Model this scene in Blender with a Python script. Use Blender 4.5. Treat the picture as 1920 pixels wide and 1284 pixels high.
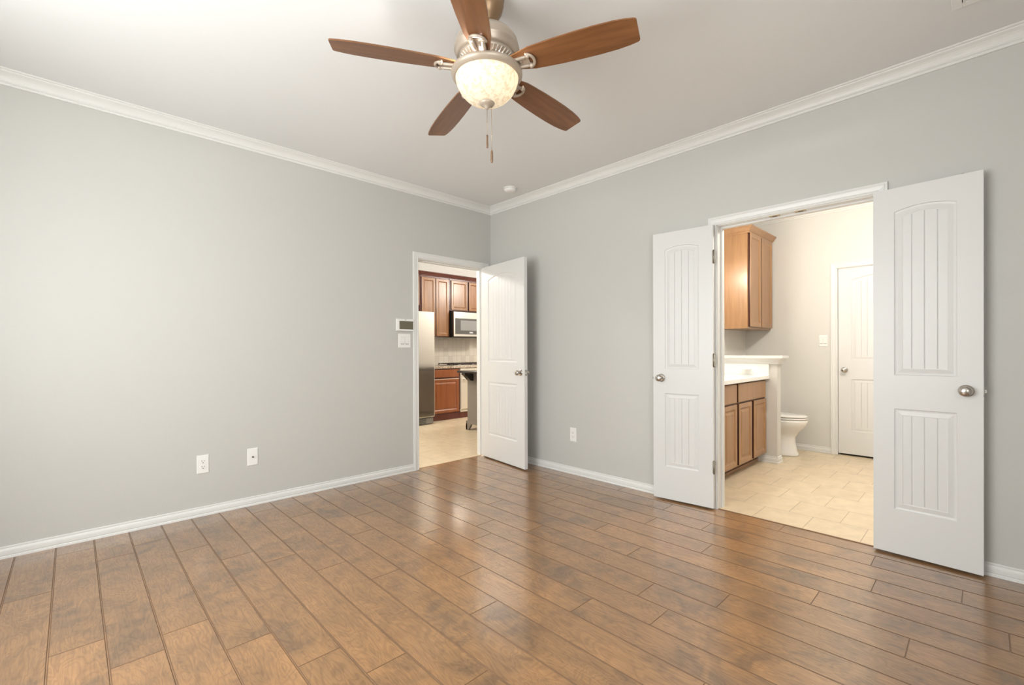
import bpy, bmesh, math, random
from mathutils import Vector, Matrix
random.seed(7)
for o in list(bpy.data.objects): bpy.data.objects.remove(o)
S = bpy.context.scene
COL = S.collection
PI = math.pi

# ------------------------------------------------------------------ camera
F_PX, ROLL, PITCH, YAW = 856.31, -0.00399, -0.00343, 0.80374
CAM = Vector((-3.3508, -3.8106, 1.1516))
cy, sy, cp, sp = math.cos(YAW), math.sin(YAW), math.cos(PITCH), math.sin(PITCH)
Fw = Vector((cy*cp, sy*cp, sp)); R0 = Vector((sy, -cy, 0)); U0 = R0.cross(Fw)
Rt = R0*math.cos(ROLL) + U0*math.sin(ROLL); Up = -R0*math.sin(ROLL) + U0*math.cos(ROLL)
cd = bpy.data.cameras.new('camera'); cam = bpy.data.objects.new('camera', cd); COL.objects.link(cam)
cam.matrix_world = Matrix(((Rt.x, Up.x, -Fw.x, CAM.x), (Rt.y, Up.y, -Fw.y, CAM.y), (Rt.z, Up.z, -Fw.z, CAM.z), (0, 0, 0, 1)))
cd.sensor_width = 36; cd.sensor_fit = 'HORIZONTAL'; cd.lens = F_PX*36/1920; cd.shift_y = 17.39/1920
cd.clip_start = 0.05
S.camera = cam

# ------------------------------------------------------------------ light and exposure
S.view_settings.view_transform = 'Standard'; S.view_settings.look = 'None'
S.view_settings.exposure = 0.08; S.view_settings.gamma = 1.0; S.view_settings.use_curve_mapping = False
W = bpy.data.worlds.new('sky'); S.world = W; W.use_nodes = True
bg = W.node_tree.nodes['Background']; bg.inputs[0].default_value = (0.985, 0.99, 1.0, 1); bg.inputs[1].default_value = 11.8

def lamp(name, kind, loc, energy, color=(1, 1, 1), size=.1, rot=None, sy_=None, portal=False):
    l = bpy.data.lights.new(name, kind); l.energy = energy; l.color = color
    if kind == 'AREA':
        l.shape = 'RECTANGLE'; l.size = size; l.size_y = sy_ or size
        if portal: l.cycles.is_portal = True
    else: l.shadow_soft_size = size
    o = bpy.data.objects.new(name, l); COL.objects.link(o); o.location = loc
    if rot: o.rotation_euler = rot
    return o
# room: X -4.25..0, Y -4.75..0; unseen windows added behind and left of the camera
WIN1 = (-3.05, -1.05, 0.6, 2.3)      # added west window: y0,y1,z0,z1
WIN2 = (-3.9, -2.6, 0.9, 2.2)      # rear window added for fill light: x0,x1,z0,z1
WX, RY = -4.25, -4.75
lamp('window_portal_west', 'AREA', (WX-.06, (WIN1[0]+WIN1[1])/2, (WIN1[2]+WIN1[3])/2), 1, size=WIN1[3]-WIN1[2], sy_=WIN1[1]-WIN1[0], rot=(0, -PI/2, 0), portal=True)
lamp('window_portal_rear', 'AREA', ((WIN2[0]+WIN2[1])/2, RY-.06, (WIN2[2]+WIN2[3])/2), 1, size=WIN2[1]-WIN2[0], sy_=WIN2[3]-WIN2[2], rot=(PI/2, 0, 0), portal=True)
FX, FY = -2.012, -2.268
WARM = (1.0, 0.80, 0.56)
lamp('fan_bulb', 'POINT', (FX-.05*Rt.x-.055*Fw.x, FY-.05*Rt.y-.055*Fw.y, 2.376), 55, (1, .95, .87), .020)
lamp('fan_bulb_2', 'POINT', (FX+.070*Rt.x, FY+.070*Rt.y, 2.368), 3, (1, .91, .79), .020)
E_BATH, E_KIT, E_VAN = 6, 6, 8       # glow of the added glass domes and vanity shades; the bulbs are point lamps
BULBS = []

# ------------------------------------------------------------------ materials
def mat(name, color, rough=.5, metal=0, **kw):
    m = bpy.data.materials.new(name); m.use_nodes = True
    b = m.node_tree.nodes['Principled BSDF']
    b.inputs['Base Color'].default_value = (*color, 1); b.inputs['Roughness'].default_value = rough
    b.inputs['Metallic'].default_value = metal
    for k, v in kw.items(): b.inputs[k].default_value = v
    return m
def N(m, t, **kw):
    n = m.node_tree.nodes.new(t)
    for k, v in kw.items(): setattr(n, k, v)
    return n
def L(m, a, b): m.node_tree.links.new(a, b)
def bsdf(m): return m.node_tree.nodes['Principled BSDF']
def objcoord(m, scale=(1, 1, 1)):
    tc = N(m, 'ShaderNodeTexCoord'); mp = N(m, 'ShaderNodeMapping'); mp.inputs['Scale'].default_value = scale
    L(m, tc.outputs['Object'], mp.inputs[0]); return mp.outputs[0]
def noise(m, vec, scale, detail=2, rough=.5, dist=0):
    n = N(m, 'ShaderNodeTexNoise'); n.inputs['Scale'].default_value = scale; n.inputs['Detail'].default_value = detail
    n.inputs['Roughness'].default_value = rough; n.inputs['Distortion'].default_value = dist
    L(m, vec, n.inputs['Vector']); return n.outputs['Fac']
def ramp(m, fac, stops):
    r = N(m, 'ShaderNodeValToRGB'); e = r.color_ramp.elements
    while len(e) < len(stops): e.new(.5)
    for i, (p, c) in enumerate(stops):
        e[i].position = p; e[i].color = (*c, 1) if len(c) == 3 else c
    L(m, fac, r.inputs[0]); return r.outputs[0]
def mix(m, a, b, f, mode='MIX'):
    x = N(m, 'ShaderNodeMix', data_type='RGBA', blend_type=mode)
    for v, i in ((f, 0), (a, 6), (b, 7)):
        if isinstance(v, (int, float)): x.inputs[i].default_value = v
        elif isinstance(v, tuple): x.inputs[i].default_value = (*v, 1)
        else: L(m, v, x.inputs[i])
    return x.outputs[2]
def bump(m, h, strength, dist=.002):
    b = N(m, 'ShaderNodeBump'); b.inputs['Strength'].default_value = strength; b.inputs['Distance'].default_value = dist
    L(m, h, b.inputs['Height']); L(m, b.outputs[0], bsdf(m).inputs['Normal'])

def paint(name, col, rough=.6, scale=90, st=.25):
    m = mat(name, col, rough); v = objcoord(m)
    bump(m, noise(m, v, scale, 2), st, .0015)
    n = noise(m, v, 1.3, 2)
    c = mix(m, tuple(x*.985 for x in col), tuple(min(1, x*1.015) for x in col), n)
    L(m, c, bsdf(m).inputs['Base Color'])
    return m
M_WALL = paint('warm_grey_wall_paint', (.556, .549, .522), .5)
M_BWALL = paint('bathroom_cream_wall_paint', (.66, .645, .61), .5)
M_CEIL = paint('white_ceiling_paint', (.785, .792, .790), .8)
M_TRIM = mat('white_trim_paint', (.76, .755, .735), .3)
M_DOOR = mat('white_door_paint', (.70, .695, .682), .34)
M_PLATE = mat('white_plastic', (.84, .83, .81), .3)
M_DARK = mat('dark_slot', (.03, .028, .025), .5)
M_NICKEL = mat('satin_nickel', (.52, .49, .45), .24, 1)
M_HINGE = mat('tarnished_nickel', (.30, .27, .22), .42, .8)
M_STRIKE = mat('aged_brass_plate', (.50, .40, .24), .35, .7)
M_CHROME = mat('polished_metal', (.7, .68, .64), .12, 1)
M_GLASS = bpy.data.materials.new('clear_window_glass'); M_GLASS.use_nodes = True
_n = M_GLASS.node_tree.nodes; _n.clear(); _o = _n.new('ShaderNodeOutputMaterial'); _t = _n.new('ShaderNodeBsdfTransparent'); _g = _n.new('ShaderNodeBsdfGlossy'); _x = _n.new('ShaderNodeMixShader')
_g.inputs['Roughness'].default_value = .02; _x.inputs[0].default_value = .06; _t.inputs[0].default_value = (.96, .97, .96, 1)
for _a, _b in ((_t.outputs[0], _x.inputs[1]), (_g.outputs[0], _x.inputs[2]), (_x.outputs[0], _o.inputs[0])): M_GLASS.node_tree.links.new(_a, _b)

def floor_mat():
    m = mat('hickory_laminate', (.3, .15, .07), .3)
    at = N(m, 'ShaderNodeAttribute', attribute_name='plank')
    tc = N(m, 'ShaderNodeTexCoord')
    sep = N(m, 'ShaderNodeVectorMath', operation='MULTIPLY_ADD')
    L(m, at.outputs['Color'], sep.inputs[0]); sep.inputs[1].default_value = (37, 53, 19); L(m, tc.outputs['Object'], sep.inputs[2])
    base = sep.outputs[0]
    def mp(sc):
        x = N(m, 'ShaderNodeMapping'); x.inputs['Scale'].default_value = sc; L(m, base, x.inputs[0]); return x.outputs[0]
    blot = noise(m, mp((6.5, 4.2, 1)), 1.0, 4, .58, .9)
    figure = noise(m, mp((12, 3.0, 1)), 1.0, 2, .5, 1.2)
    w = N(m, 'ShaderNodeMath', operation='MULTIPLY'); L(m, figure, w.inputs[0]); w.inputs[1].default_value = 70
    sn = N(m, 'ShaderNodeMath', operation='SINE'); L(m, w.outputs[0], sn.inputs[0])
    fine = noise(m, mp((140, 9, 1)), 1.0, 3, .6, .5)
    scrape = noise(m, mp((60, 22, 1)), 1.0, 3, .6, 1.0)
    smud = noise(m, mp((8, 9, 1)), 1.0, 3, .55, .8)
    c = ramp(m, blot, [(.30, (.255, .132, .048)), (.45, (.315, .163, .060)), (.60, (.368, .190, .071)), (.75, (.405, .209, .080))])
    sm = N(m, 'ShaderNodeMath', operation='MULTIPLY'); L(m, smud, sm.inputs[0])
    bl2 = noise(m, mp((3.4, 2.6, 1)), 1.0, 2, .5, .3); L(m, bl2, sm.inputs[1])
    c = mix(m, c, (.140, .080, .040), ramp(m, sm.outputs[0], [(.24, (0, 0, 0)), (.41, (.66, .66, .66))]))
    fr_ = N(m, 'ShaderNodeMapRange'); L(m, sn.outputs[0], fr_.inputs[0]); fr_.inputs[1].default_value = -.2; fr_.inputs[2].default_value = 1
    fr_.inputs[3].default_value = 0; fr_.inputs[4].default_value = .42
    c = mix(m, c, (.56, .50, .46), fr_.outputs[0], 'MULTIPLY')
    c = mix(m, c, ramp(m, fine, [(.38, (.84, .82, .80)), (.6, (1.05, 1.05, 1.04))]), .9, 'MULTIPLY')
    c = mix(m, c, ramp(m, scrape, [(.34, (.90, .895, .89)), (.6, (1.04, 1.04, 1.03))]), .3, 'MULTIPLY')
    sepc = N(m, 'ShaderNodeSeparateColor'); L(m, at.outputs['Color'], sepc.inputs[0])
    c = mix(m, c, ramp(m, sepc.outputs[0], [(0, (.88, .88, .88)), (1, (1.08, 1.07, 1.06))]), 1.0, 'MULTIPLY')
    c = mix(m, (.150, .080, .040), c, at.outputs['Alpha'])
    L(m, c, bsdf(m).inputs['Base Color'])
    rr = N(m, 'ShaderNodeMapRange'); L(m, blot, rr.inputs[0]); rr.inputs[3].default_value = .29; rr.inputs[4].default_value = .34
    gv = N(m, 'ShaderNodeMath', operation='MULTIPLY_ADD'); L(m, at.outputs['Alpha'], gv.inputs[0]); gv.inputs[1].default_value = -.35; gv.inputs[2].default_value = .35
    ga = N(m, 'ShaderNodeMath', operation='ADD'); L(m, rr.outputs[0], ga.inputs[0]); L(m, gv.outputs[0], ga.inputs[1])
    L(m, ga.outputs[0], bsdf(m).inputs['Roughness'])
    cw = N(m, 'ShaderNodeMath', operation='MULTIPLY'); L(m, at.outputs['Alpha'], cw.inputs[0]); cw.inputs[1].default_value = .9
    L(m, cw.outputs[0], bsdf(m).inputs['Coat Weight']); bsdf(m).inputs['Coat Roughness'].default_value = .17; bsdf(m).inputs['Coat IOR'].default_value = 1.75
    bsdf(m).inputs['Specular IOR Level'].default_value = .5
    return m
M_FLOOR = floor_mat()

def tile_mat():
    m = mat('beige_floor_tile', (.6, .47, .3), .34)
    tc = N(m, 'ShaderNodeTexCoord'); sx = N(m, 'ShaderNodeSeparateXYZ'); cx = N(m, 'ShaderNodeCombineXYZ')
    L(m, tc.outputs['Object'], sx.inputs[0])
    ax = N(m, 'ShaderNodeMath', operation='ADD'); L(m, sx.outputs[0], ax.inputs[0]); ax.inputs[1].default_value = .305*20
    ay = N(m, 'ShaderNodeMath', operation='ADD'); L(m, sx.outputs[1], ay.inputs[0]); ay.inputs[1].default_value = 2.84+.30*20
    L(m, ay.outputs[0], cx.inputs[0]); L(m, ax.outputs[0], cx.inputs[1])
    b = N(m, 'ShaderNodeTexBrick'); L(m, cx.outputs[0], b.inputs['Vector'])
    b.inputs['Scale'].default_value = 1; b.inputs['Brick Width'].default_value = .30; b.inputs['Row Height'].default_value = .305
    b.inputs['Mortar Size'].default_value = .0022; b.inputs['Mortar Smooth'].default_value = .1; b.offset = .5; b.squash = 1
    b.inputs['Color1'].default_value = (.76, .635, .455, 1); b.inputs['Color2'].default_value = (.72, .595, .42, 1)
    b.inputs['Mortar'].default_value = (.47, .37, .25, 1)
    v = objcoord(m); n = noise(m, v, 9, 5, .6)
    c = mix(m, b.outputs['Color'], ramp(m, n, [(.3, (.88, .87, .85)), (.7, (1.06, 1.05, 1.04))]), 1, 'MULTIPLY')
    L(m, c, bsdf(m).inputs['Base Color'])
    inv = N(m, 'ShaderNodeMath', operation='SUBTRACT'); inv.inputs[0].default_value = 1; L(m, b.outputs['Fac'], inv.inputs[1])
    bump(m, inv.outputs[0], .5, .002)
    return m
M_TILE = tile_mat()

def wood(name, dark, light, rough=.35, scale=(30, 30, 2.2), gain=.5):
    m = mat(name, light, rough); v = objcoord(m, scale)
    n = noise(m, v, 1, 4, .6, .5); v2 = objcoord(m, (2.5, 2.5, 1.2)); n2 = noise(m, v2, 1.5, 2)
    c = ramp(m, n, [(.3, dark), (.7, light)])
    c = mix(m, c, ramp(m, n2, [(.3, (.88, .88, .88)), (.7, (1.08, 1.06, 1.04))]), gain, 'MULTIPLY')
    L(m, c, bsdf(m).inputs['Base Color']); bsdf(m).inputs['Coat Weight'].default_value = .15; bsdf(m).inputs['Coat Roughness'].default_value = .25
    return m
M_KWOOD = wood('stained_kitchen_wood', (.19, .075, .018), (.265, .112, .028))
M_DOOR_EDGE = mat('dark_door_edge', (.055, .016, .010), .4)  # darker colour for the edge faces of the cabinet doors
M_KDARK = wood('dark_cherry_wood', (.075, .015, .010), (.12, .028, .016))
M_BWOOD = wood('honey_maple_wood', (.285, .150, .066), (.365, .200, .094), .33)
M_BLADE = wood('walnut_blade_wood', (.14, .055, .018), (.25, .105, .038), .35, (2.2, 26, 26))
M_FANM = mat('antique_pewter_metal', (.46, .385, .31), .38, .3)
M_CHAIN = mat('brass_chain', (.42, .33, .22), .35, .8)
M_STEEL = mat('brushed_stainless_steel', (.76, .74, .70), .17, 1)
M_STEEL.node_tree.nodes['Principled BSDF'].inputs['Anisotropic'].default_value = .5
M_BLACKGL = mat('black_glass', (.055, .052, .05), .08)
M_GREYGL = mat('grey_window_glass', (.25, .25, .25), .15)
M_BLACK = mat('black_plastic', (.02, .018, .016), .35)
M_IRON = mat('cast_iron', (.05, .03, .025), .5)
M_ISL = mat('taupe_island_paint', (.235, .205, .175), .38)
M_DKCOUNTER = mat('dark_stone', (.03, .024, .022), .12)
M_CERAM = mat('white_porcelain', (.82, .80, .77), .09)
M_MARBLE = mat('white_cultured_marble', (.86, .85, .82), .15)
M_SCREEN = mat('grey_green_lcd', (.14, .125, .085), .2)
M_DISP = mat('pale_display', (.5, .5, .5), .3)
def granite():
    m = mat('speckled_granite', (.5, .4, .3), .18); v = objcoord(m)
    n = noise(m, v, 75, 3, .7)
    L(m, ramp(m, n, [(.36, (.10, .05, .035)), (.46, (.42, .30, .2)), (.60, (.72, .66, .56))]), bsdf(m).inputs['Base Color']); return m
M_GRAN = granite()
def splash():
    m = mat('travertine_backsplash', (.6, .55, .46), .4)
    tc = N(m, 'ShaderNodeTexCoord'); sx = N(m, 'ShaderNodeSeparateXYZ'); cx = N(m, 'ShaderNodeCombineXYZ')
    L(m, tc.outputs['Object'], sx.inputs[0]); L(m, sx.outputs[0], cx.inputs[0]); L(m, sx.outputs[2], cx.inputs[1])
    b = N(m, 'ShaderNodeTexBrick'); L(m, cx.outputs[0], b.inputs['Vector']); b.offset = 0; b.squash = 1
    b.inputs['Scale'].default_value = 1; b.inputs['Brick Width'].default_value = .10; b.inputs['Row Height'].default_value = .15
    b.inputs['Mortar Size'].default_value = .003
    b.inputs['Color1'].default_value = (.72, .66, .57, 1); b.inputs['Color2'].default_value = (.62, .56, .48, 1); b.inputs['Mortar'].default_value = (.55, .49, .41, 1)
    L(m, b.outputs['Color'], bsdf(m).inputs['Base Color']); return m
M_SPLASH = splash()
def bowl_mat():
    m = bpy.data.materials.new('frosted_speckled_glass'); m.use_nodes = True; nt = m.node_tree; nt.nodes.clear()
    out = nt.nodes.new('ShaderNodeOutputMaterial')
    v = objcoord(m); n = noise(m, v, 55, 3, .6)
    c = ramp(m, n, [(.40, (.80, .74, .62)), (.52, (.97, .93, .85))])
    tr = nt.nodes.new('ShaderNodeBsdfTranslucent'); L(m, mix(m, c, (.74, .73, .70), 1.0, 'MULTIPLY'), tr.inputs[0])
    df = nt.nodes.new('ShaderNodeBsdfPrincipled'); L(m, c, df.inputs['Base Color']); df.inputs['Roughness'].default_value = .18
    mx = nt.nodes.new('ShaderNodeMixShader'); mx.inputs[0].default_value = .45; L(m, tr.outputs[0], mx.inputs[1]); L(m, df.outputs[0], mx.inputs[2])
    em = nt.nodes.new('ShaderNodeEmission'); L(m, c, em.inputs[0]); em.inputs[1].default_value = BOWL_EMIT
    ad = nt.nodes.new('ShaderNodeAddShader'); L(m, mx.outputs[0], ad.inputs[0]); L(m, em.outputs[0], ad.inputs[1])
    L(m, ad.outputs[0], out.inputs[0]); return m
BOWL_EMIT = .12
M_BOWL = bowl_mat()

# ------------------------------------------------------------------ mesh helpers
class MB:
    def __init__(s): s.v = []; s.f = []; s.sm = []; s.edge = []
    def add(s, vs, fs, smooth=False):
        b = len(s.v); s.v += [tuple(x) for x in vs]
        for f in fs: s.f.append([b+i for i in f]); s.sm.append(smooth)
        return s
    def box(s, a, b, bev=0):
        (x0, y0, z0), (x1, y1, z1) = a, b
        x0, x1 = min(x0, x1), max(x0, x1); y0, y1 = min(y0, y1), max(y0, y1); z0, z1 = min(z0, z1), max(z0, z1)
        if bev:
            bm = bmesh.new(); bmesh.ops.create_cube(bm, size=1)
            for v in bm.verts: v.co = Vector(((x0+x1)/2+v.co.x*(x1-x0), (y0+y1)/2+v.co.y*(y1-y0), (z0+z1)/2+v.co.z*(z1-z0)))
            bmesh.ops.bevel(bm, geom=bm.edges[:], offset=min(bev, .45*min(x1-x0, y1-y0, z1-z0)), segments=2, affect='EDGES', profile=.6)
            bm.verts.index_update()
            s.add([v.co for v in bm.verts], [[v.index for v in f.verts] for f in bm.faces]); bm.free(); return s
        s.add([(x0, y0, z0), (x1, y0, z0), (x1, y1, z0), (x0, y1, z0), (x0, y0, z1), (x1, y0, z1), (x1, y1, z1), (x0, y1, z1)],
              [(0, 3, 2, 1), (4, 5, 6, 7), (0, 1, 5, 4), (1, 2, 6, 5), (2, 3, 7, 6), (3, 0, 4, 7)]); return s
    def lathe(s, prof, c=(0, 0, 0), seg=32, axis='z', sx=1, sy=1, smooth=True):
        vs = []; fs = []
        for r, h in prof:
            for i in range(seg):
                a = 2*PI*i/seg; p = (r*math.cos(a)*sx, r*math.sin(a)*sy, h)
                if axis == 'x': p = (p[2], p[0], p[1])
                if axis == 'y': p = (p[0], p[2], p[1])
                vs.append((c[0]+p[0], c[1]+p[1], c[2]+p[2]))
        n = len(prof)
        for j in range(n-1):
            for i in range(seg):
                k = (i+1) % seg; fs.append((j*seg+i, j*seg+k, (j+1)*seg+k, (j+1)*seg+i))
        s.add(vs, fs, smooth)
        for j in (0, n-1):
            if prof[j][0] > 1e-5: s.add(vs[j*seg:(j+1)*seg], [list(range(seg))])
        return s
    def tube(s, pts, r, seg=10):
        pts = [Vector(p) for p in pts]; vs = []; fs = []
        for i, p in enumerate(pts):
            d = (pts[min(i+1, len(pts)-1)]-pts[max(i-1, 0)]).normalized()
            u = d.cross(Vector((0, 0, 1)) if abs(d.z) < .9 else Vector((1, 0, 0))).normalized(); w = d.cross(u)
            rr = r[i] if isinstance(r, (list, tuple)) else r
            for k in range(seg):
                a = 2*PI*k/seg; vs.append(p+u*rr*math.cos(a)+w*rr*math.sin(a))
        for i in range(len(pts)-1):
            for k in range(seg):
                q = (k+1) % seg; fs.append((i*seg+k, i*seg+q, (i+1)*seg+q, (i+1)*seg+k))
        s.add(vs, fs, True); s.add(vs[:seg], [list(range(seg))]); s.add(vs[-seg:], [list(range(seg))]); return s
    def prism(s, poly, fn, h0, h1, smooth=False):   # poly in (u,v); fn(u,v,h)->xyz
        n = len(poly)
        vs = [fn(u, v, h0) for u, v in poly]+[fn(u, v, h1) for u, v in poly]
        s.add(vs, [list(range(n)), list(range(n, 2*n))]+[(i, (i+1) % n, n+(i+1) % n, n+i) for i in range(n)], smooth); return s
    def build(s, name, m, parent=None, loc=(0, 0, 0), rz=0, fix=True):
        me = bpy.data.meshes.new(name); me.from_pydata(s.v, [], s.f)
        for p, sm in zip(me.polygons, s.sm): p.use_smooth = sm
        if fix:
            bm = bmesh.new(); bm.from_mesh(me); bmesh.ops.remove_doubles(bm, verts=bm.verts, dist=1e-6)
            bmesh.ops.recalc_face_normals(bm, faces=bm.faces); bm.to_mesh(me); bm.free()
        me.materials.append(m)
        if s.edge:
            me.materials.append(M_DOOR_EDGE); E_ = set()
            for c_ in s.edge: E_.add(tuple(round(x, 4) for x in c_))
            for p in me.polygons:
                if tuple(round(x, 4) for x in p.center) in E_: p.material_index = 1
        o = bpy.data.objects.new(name, me); COL.objects.link(o); o.location = loc; o.rotation_euler = (0, 0, rz)
        if parent is not None: o.parent = parent
        return o
def tag(o, label=None, cat=None, group=None, kind=None):
    for k, v in (('label', label), ('category', cat), ('group', group), ('kind', kind)):
        if v: o[k] = v
    return o
def empty(name, loc, label, cat, rz=0, group=None, kind=None):
    o = bpy.data.objects.new(name, None); COL.objects.link(o); o.location = loc; o.rotation_euler = (0, 0, rz); o.empty_display_size = .05
    return tag(o, label, cat, group, kind)
def struct(name, mb, m, label=None, cat=None):
    o = mb.build(name, m); return tag(o, label, cat, kind='structure')
def clonetree(o, parent=None):
    c = o.copy(); COL.objects.link(c); c.parent = parent
    for ch in list(o.children): clonetree(ch, c)
    return c

# ------------------------------------------------------------------ room shell
CZ = 2.72; DZ = 2.045; T = .12
KX0, KX1 = -.938, -.100           # kitchen opening in wall Y=0
BY0, BY1 = -3.368, -2.465         # bathroom opening in wall X=0
# floor planks
def build_floor():
    w = .1642; X0 = -3.423; LEN = 1.186
    J = {0: -1.355, 1: -.42, 2: -1.488, 3: -1.78, 4: -.884, 5: -2.276, 6: -1.38, 7: -1.663, 8: -2.25, 9: -1.952, 10: -1.358, 11: -2.835, 12: -2.677,
         13: -2.976, 14: -2.415, 15: -2.076, 16: -2.69, 17: -3.432, 18: -3.735, 19: -2.2, 20: -2.9}
    vs, fs, cols = [], [], []
    c = .0042; d = .0024; ce = .0022
    for k in range(-6, 21):
        x0 = max(X0+k*w, WX); x1 = min(X0+(k+1)*w, .004)
        if x1-x0 < .01: continue
        j = J.get(k, -random.random()*LEN)
        while j > -LEN-.0: j -= LEN
        while j < RY-LEN: j += LEN
        ys = []; y = j-LEN*6
        while y < 1.2: ys.append(y); y += LEN
        for a, b in zip(ys, ys[1:]):
            ymax = .03 if (x0 > KX0 and x1 < KX1) or (x0 > KX0-.1 and x1 < KX1+.1) else .004
            a, b = max(a, RY), min(b, ymax)
            if b-a < .01: continue
            n = len(vs)
            vs += [(x0, a, -d), (x1, a, -d), (x1, b, -d), (x0, b, -d), (x0+c, a+ce, 0), (x1-c, a+ce, 0), (x1-c, b-ce, 0), (x0+c, b-ce, 0)]
            fs += [(n+4, n+5, n+6, n+7), (n, n+1, n+5, n+4), (n+1, n+2, n+6, n+5), (n+2, n+3, n+7, n+6), (n+3, n, n+4, n+7)]
            col = (random.random(), random.random(), random.random(), 1); cols += [col]+[(col[0], col[1], col[2], .0)]*4
    # slab underneath
    n = len(vs); a = -.0017; b = -.06
    vs += [(WX, RY, a), (0.0, RY, a), (0.0, 0, a), (WX, 0, a), (WX, RY, b), (0, RY, b), (0, 0, b), (WX, 0, b)]
    fs += [(n, n+1, n+2, n+3), (n+4, n+7, n+6, n+5), (n, n+4, n+5, n+1), (n+1, n+5, n+6, n+2), (n+2, n+6, n+7, n+3), (n+3, n+7, n+4, n)]; cols += [(.5, .5, .5, 1)]*6
    me = bpy.data.meshes.new('floor'); me.from_pydata(vs, [], fs)
    at = me.color_attributes.new('plank', 'FLOAT_COLOR', 'CORNER')
    for p, cl in zip(me.polygons, cols):
        for li in p.loop_indices: at.data[li].color = cl
    me.materials.append(M_FLOOR)
    o = bpy.data.objects.new('floor', me); COL.objects.link(o)
    tag(o, 'glossy brown wood plank floor with dark mottled grain', 'floor', kind='structure')
build_floor()
BX1, BYN, KY1 = 2.66, -1.746, 3.02
struct('floor_bathroom', MB().box((.004, -4.75, -.06), (BX1+.1, BYN, -.001)), M_TILE, 'cream square tiles laid in offset rows beyond the double doors', 'floor')
struct('floor_kitchen', MB().box((-2.4, .03, -.06), (4.2, KY1, -.001)), M_TILE, 'beige tile floor seen through the kitchen doorway', 'floor')
struct('ceiling', MB().box((WX, RY, CZ), (0, 0, CZ+.08)), M_CEIL, 'smooth off-white ceiling above the fan', 'ceiling')
struct('ceiling_bathroom', MB().box((T, -4.75, CZ), (BX1, BYN, CZ+.08)), M_CEIL, 'bathroom ceiling', 'ceiling')
struct('ceiling_kitchen', MB().box((-2.4, T, CZ), (4.2, KY1, CZ+.08)), M_CEIL, 'kitchen ceiling', 'ceiling')
mb = MB().box((WX-T, 0, 0), (KX0-.006, T, CZ+.08)).box((KX0-.006, 0, DZ+.006), (KX1+.006, T, CZ+.08)).box((KX1+.006, 0, 0), (0, T, CZ+.08))
struct('wall_left', mb, M_WALL, 'long grey wall with the kitchen doorway at its right end', 'wall')
mb = MB().box((0, RY-T, 0), (T, BY0-.006, CZ+.08)).box((0, BY0-.006, DZ+.006), (T, BY1+.006, CZ+.08)).box((0, BY1+.006, 0), (T, T, CZ+.08))
struct('wall_right', mb, M_WALL, 'grey wall pierced by the white double doors', 'wall')
y0, y1, z0, z1 = WIN1
struct('wall_window', MB().box((WX-T, RY-T, 0), (WX, y0, CZ+.08)).box((WX-T, y1, 0), (WX, 0, CZ+.08)).box((WX-T, y0, 0), (WX, y1, z0)).box((WX-T, y0, z1), (WX, y1, CZ+.08)), M_WALL, 'grey wall with an added window left of the camera', 'wall')
x0, x1, z0, z1 = WIN2
struct('wall_rear', MB().box((WX, RY-T, 0), (x0, RY, CZ+.08)).box((x1, RY-T, 0), (0, RY, CZ+.08)).box((x0, RY-T, 0), (x1, RY, z0)).box((x0, RY-T, z1), (x1, RY, CZ+.08)), M_WALL, 'grey wall with an added window behind the camera', 'wall')
struct('wall_bathroom_vanity', MB().box((T, BYN, 0), (BX1+.1, BYN+.1, CZ+.08)), M_BWALL, 'cream bathroom wall behind vanity and toilet', 'wall')
struct('wall_bathroom_rear', MB().box((T, -4.85, 0), (BX1+.1, -4.75, CZ+.08)), M_BWALL, 'cream bathroom rear wall', 'wall')
BD0, BD1 = -3.42, -2.684    # bath end door opening
mb = MB().box((BX1, -4.75, 0), (BX1+.1, BD0-.006, CZ+.08)).box((BX1, BD0-.006, 2.036), (BX1+.1, BD1+.006, CZ+.08)).box((BX1, BD1+.006, 0), (BX1+.1, BYN, CZ+.08))
struct('wall_bathroom_end', mb, M_BWALL, 'cream bathroom wall with a closed white door', 'wall')
struct('wall_sky_block', MB().box((BX1+.1, -4.0, -.06), (BX1+1.1, -2.3, -.001)).box((BX1+1.0, -4.0, 0), (BX1+1.1, -2.3, 2.2)).box((BX1+.1, -4.1, 0), (BX1+1.1, -4.0, 2.2)).box((BX1+.1, -2.3, 0), (BX1+1.1, -2.2, 2.2)).box((BX1+.1, -4.1, 2.2), (BX1+1.1, -2.2, 2.3)), M_BWALL, 'unseen box added behind the closed bathroom door to block sky light', 'wall')  # added box, stops sky light from leaking in under the closed door
struct('wall_kitchen_back', MB().box((-2.4, KY1, 0), (4.2, KY1+.1, CZ+.08)), M_BWALL, 'beige kitchen wall above the cabinets', 'wall')
struct('wall_kitchen_left', MB().box((-2.5, T, 0), (-2.4, KY1+.1, CZ+.08)), M_BWALL, 'kitchen side wall', 'wall')
struct('wall_kitchen_right', MB().box((4.2, T, 0), (4.3, KY1+.1, CZ+.08)), M_BWALL, 'kitchen far side wall', 'wall')
struct('wall_kitchen_partition', MB().box((T, 0, 0), (4.3, T, CZ+.08)), M_BWALL, 'kitchen wall beside the corner', 'wall')

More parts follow.
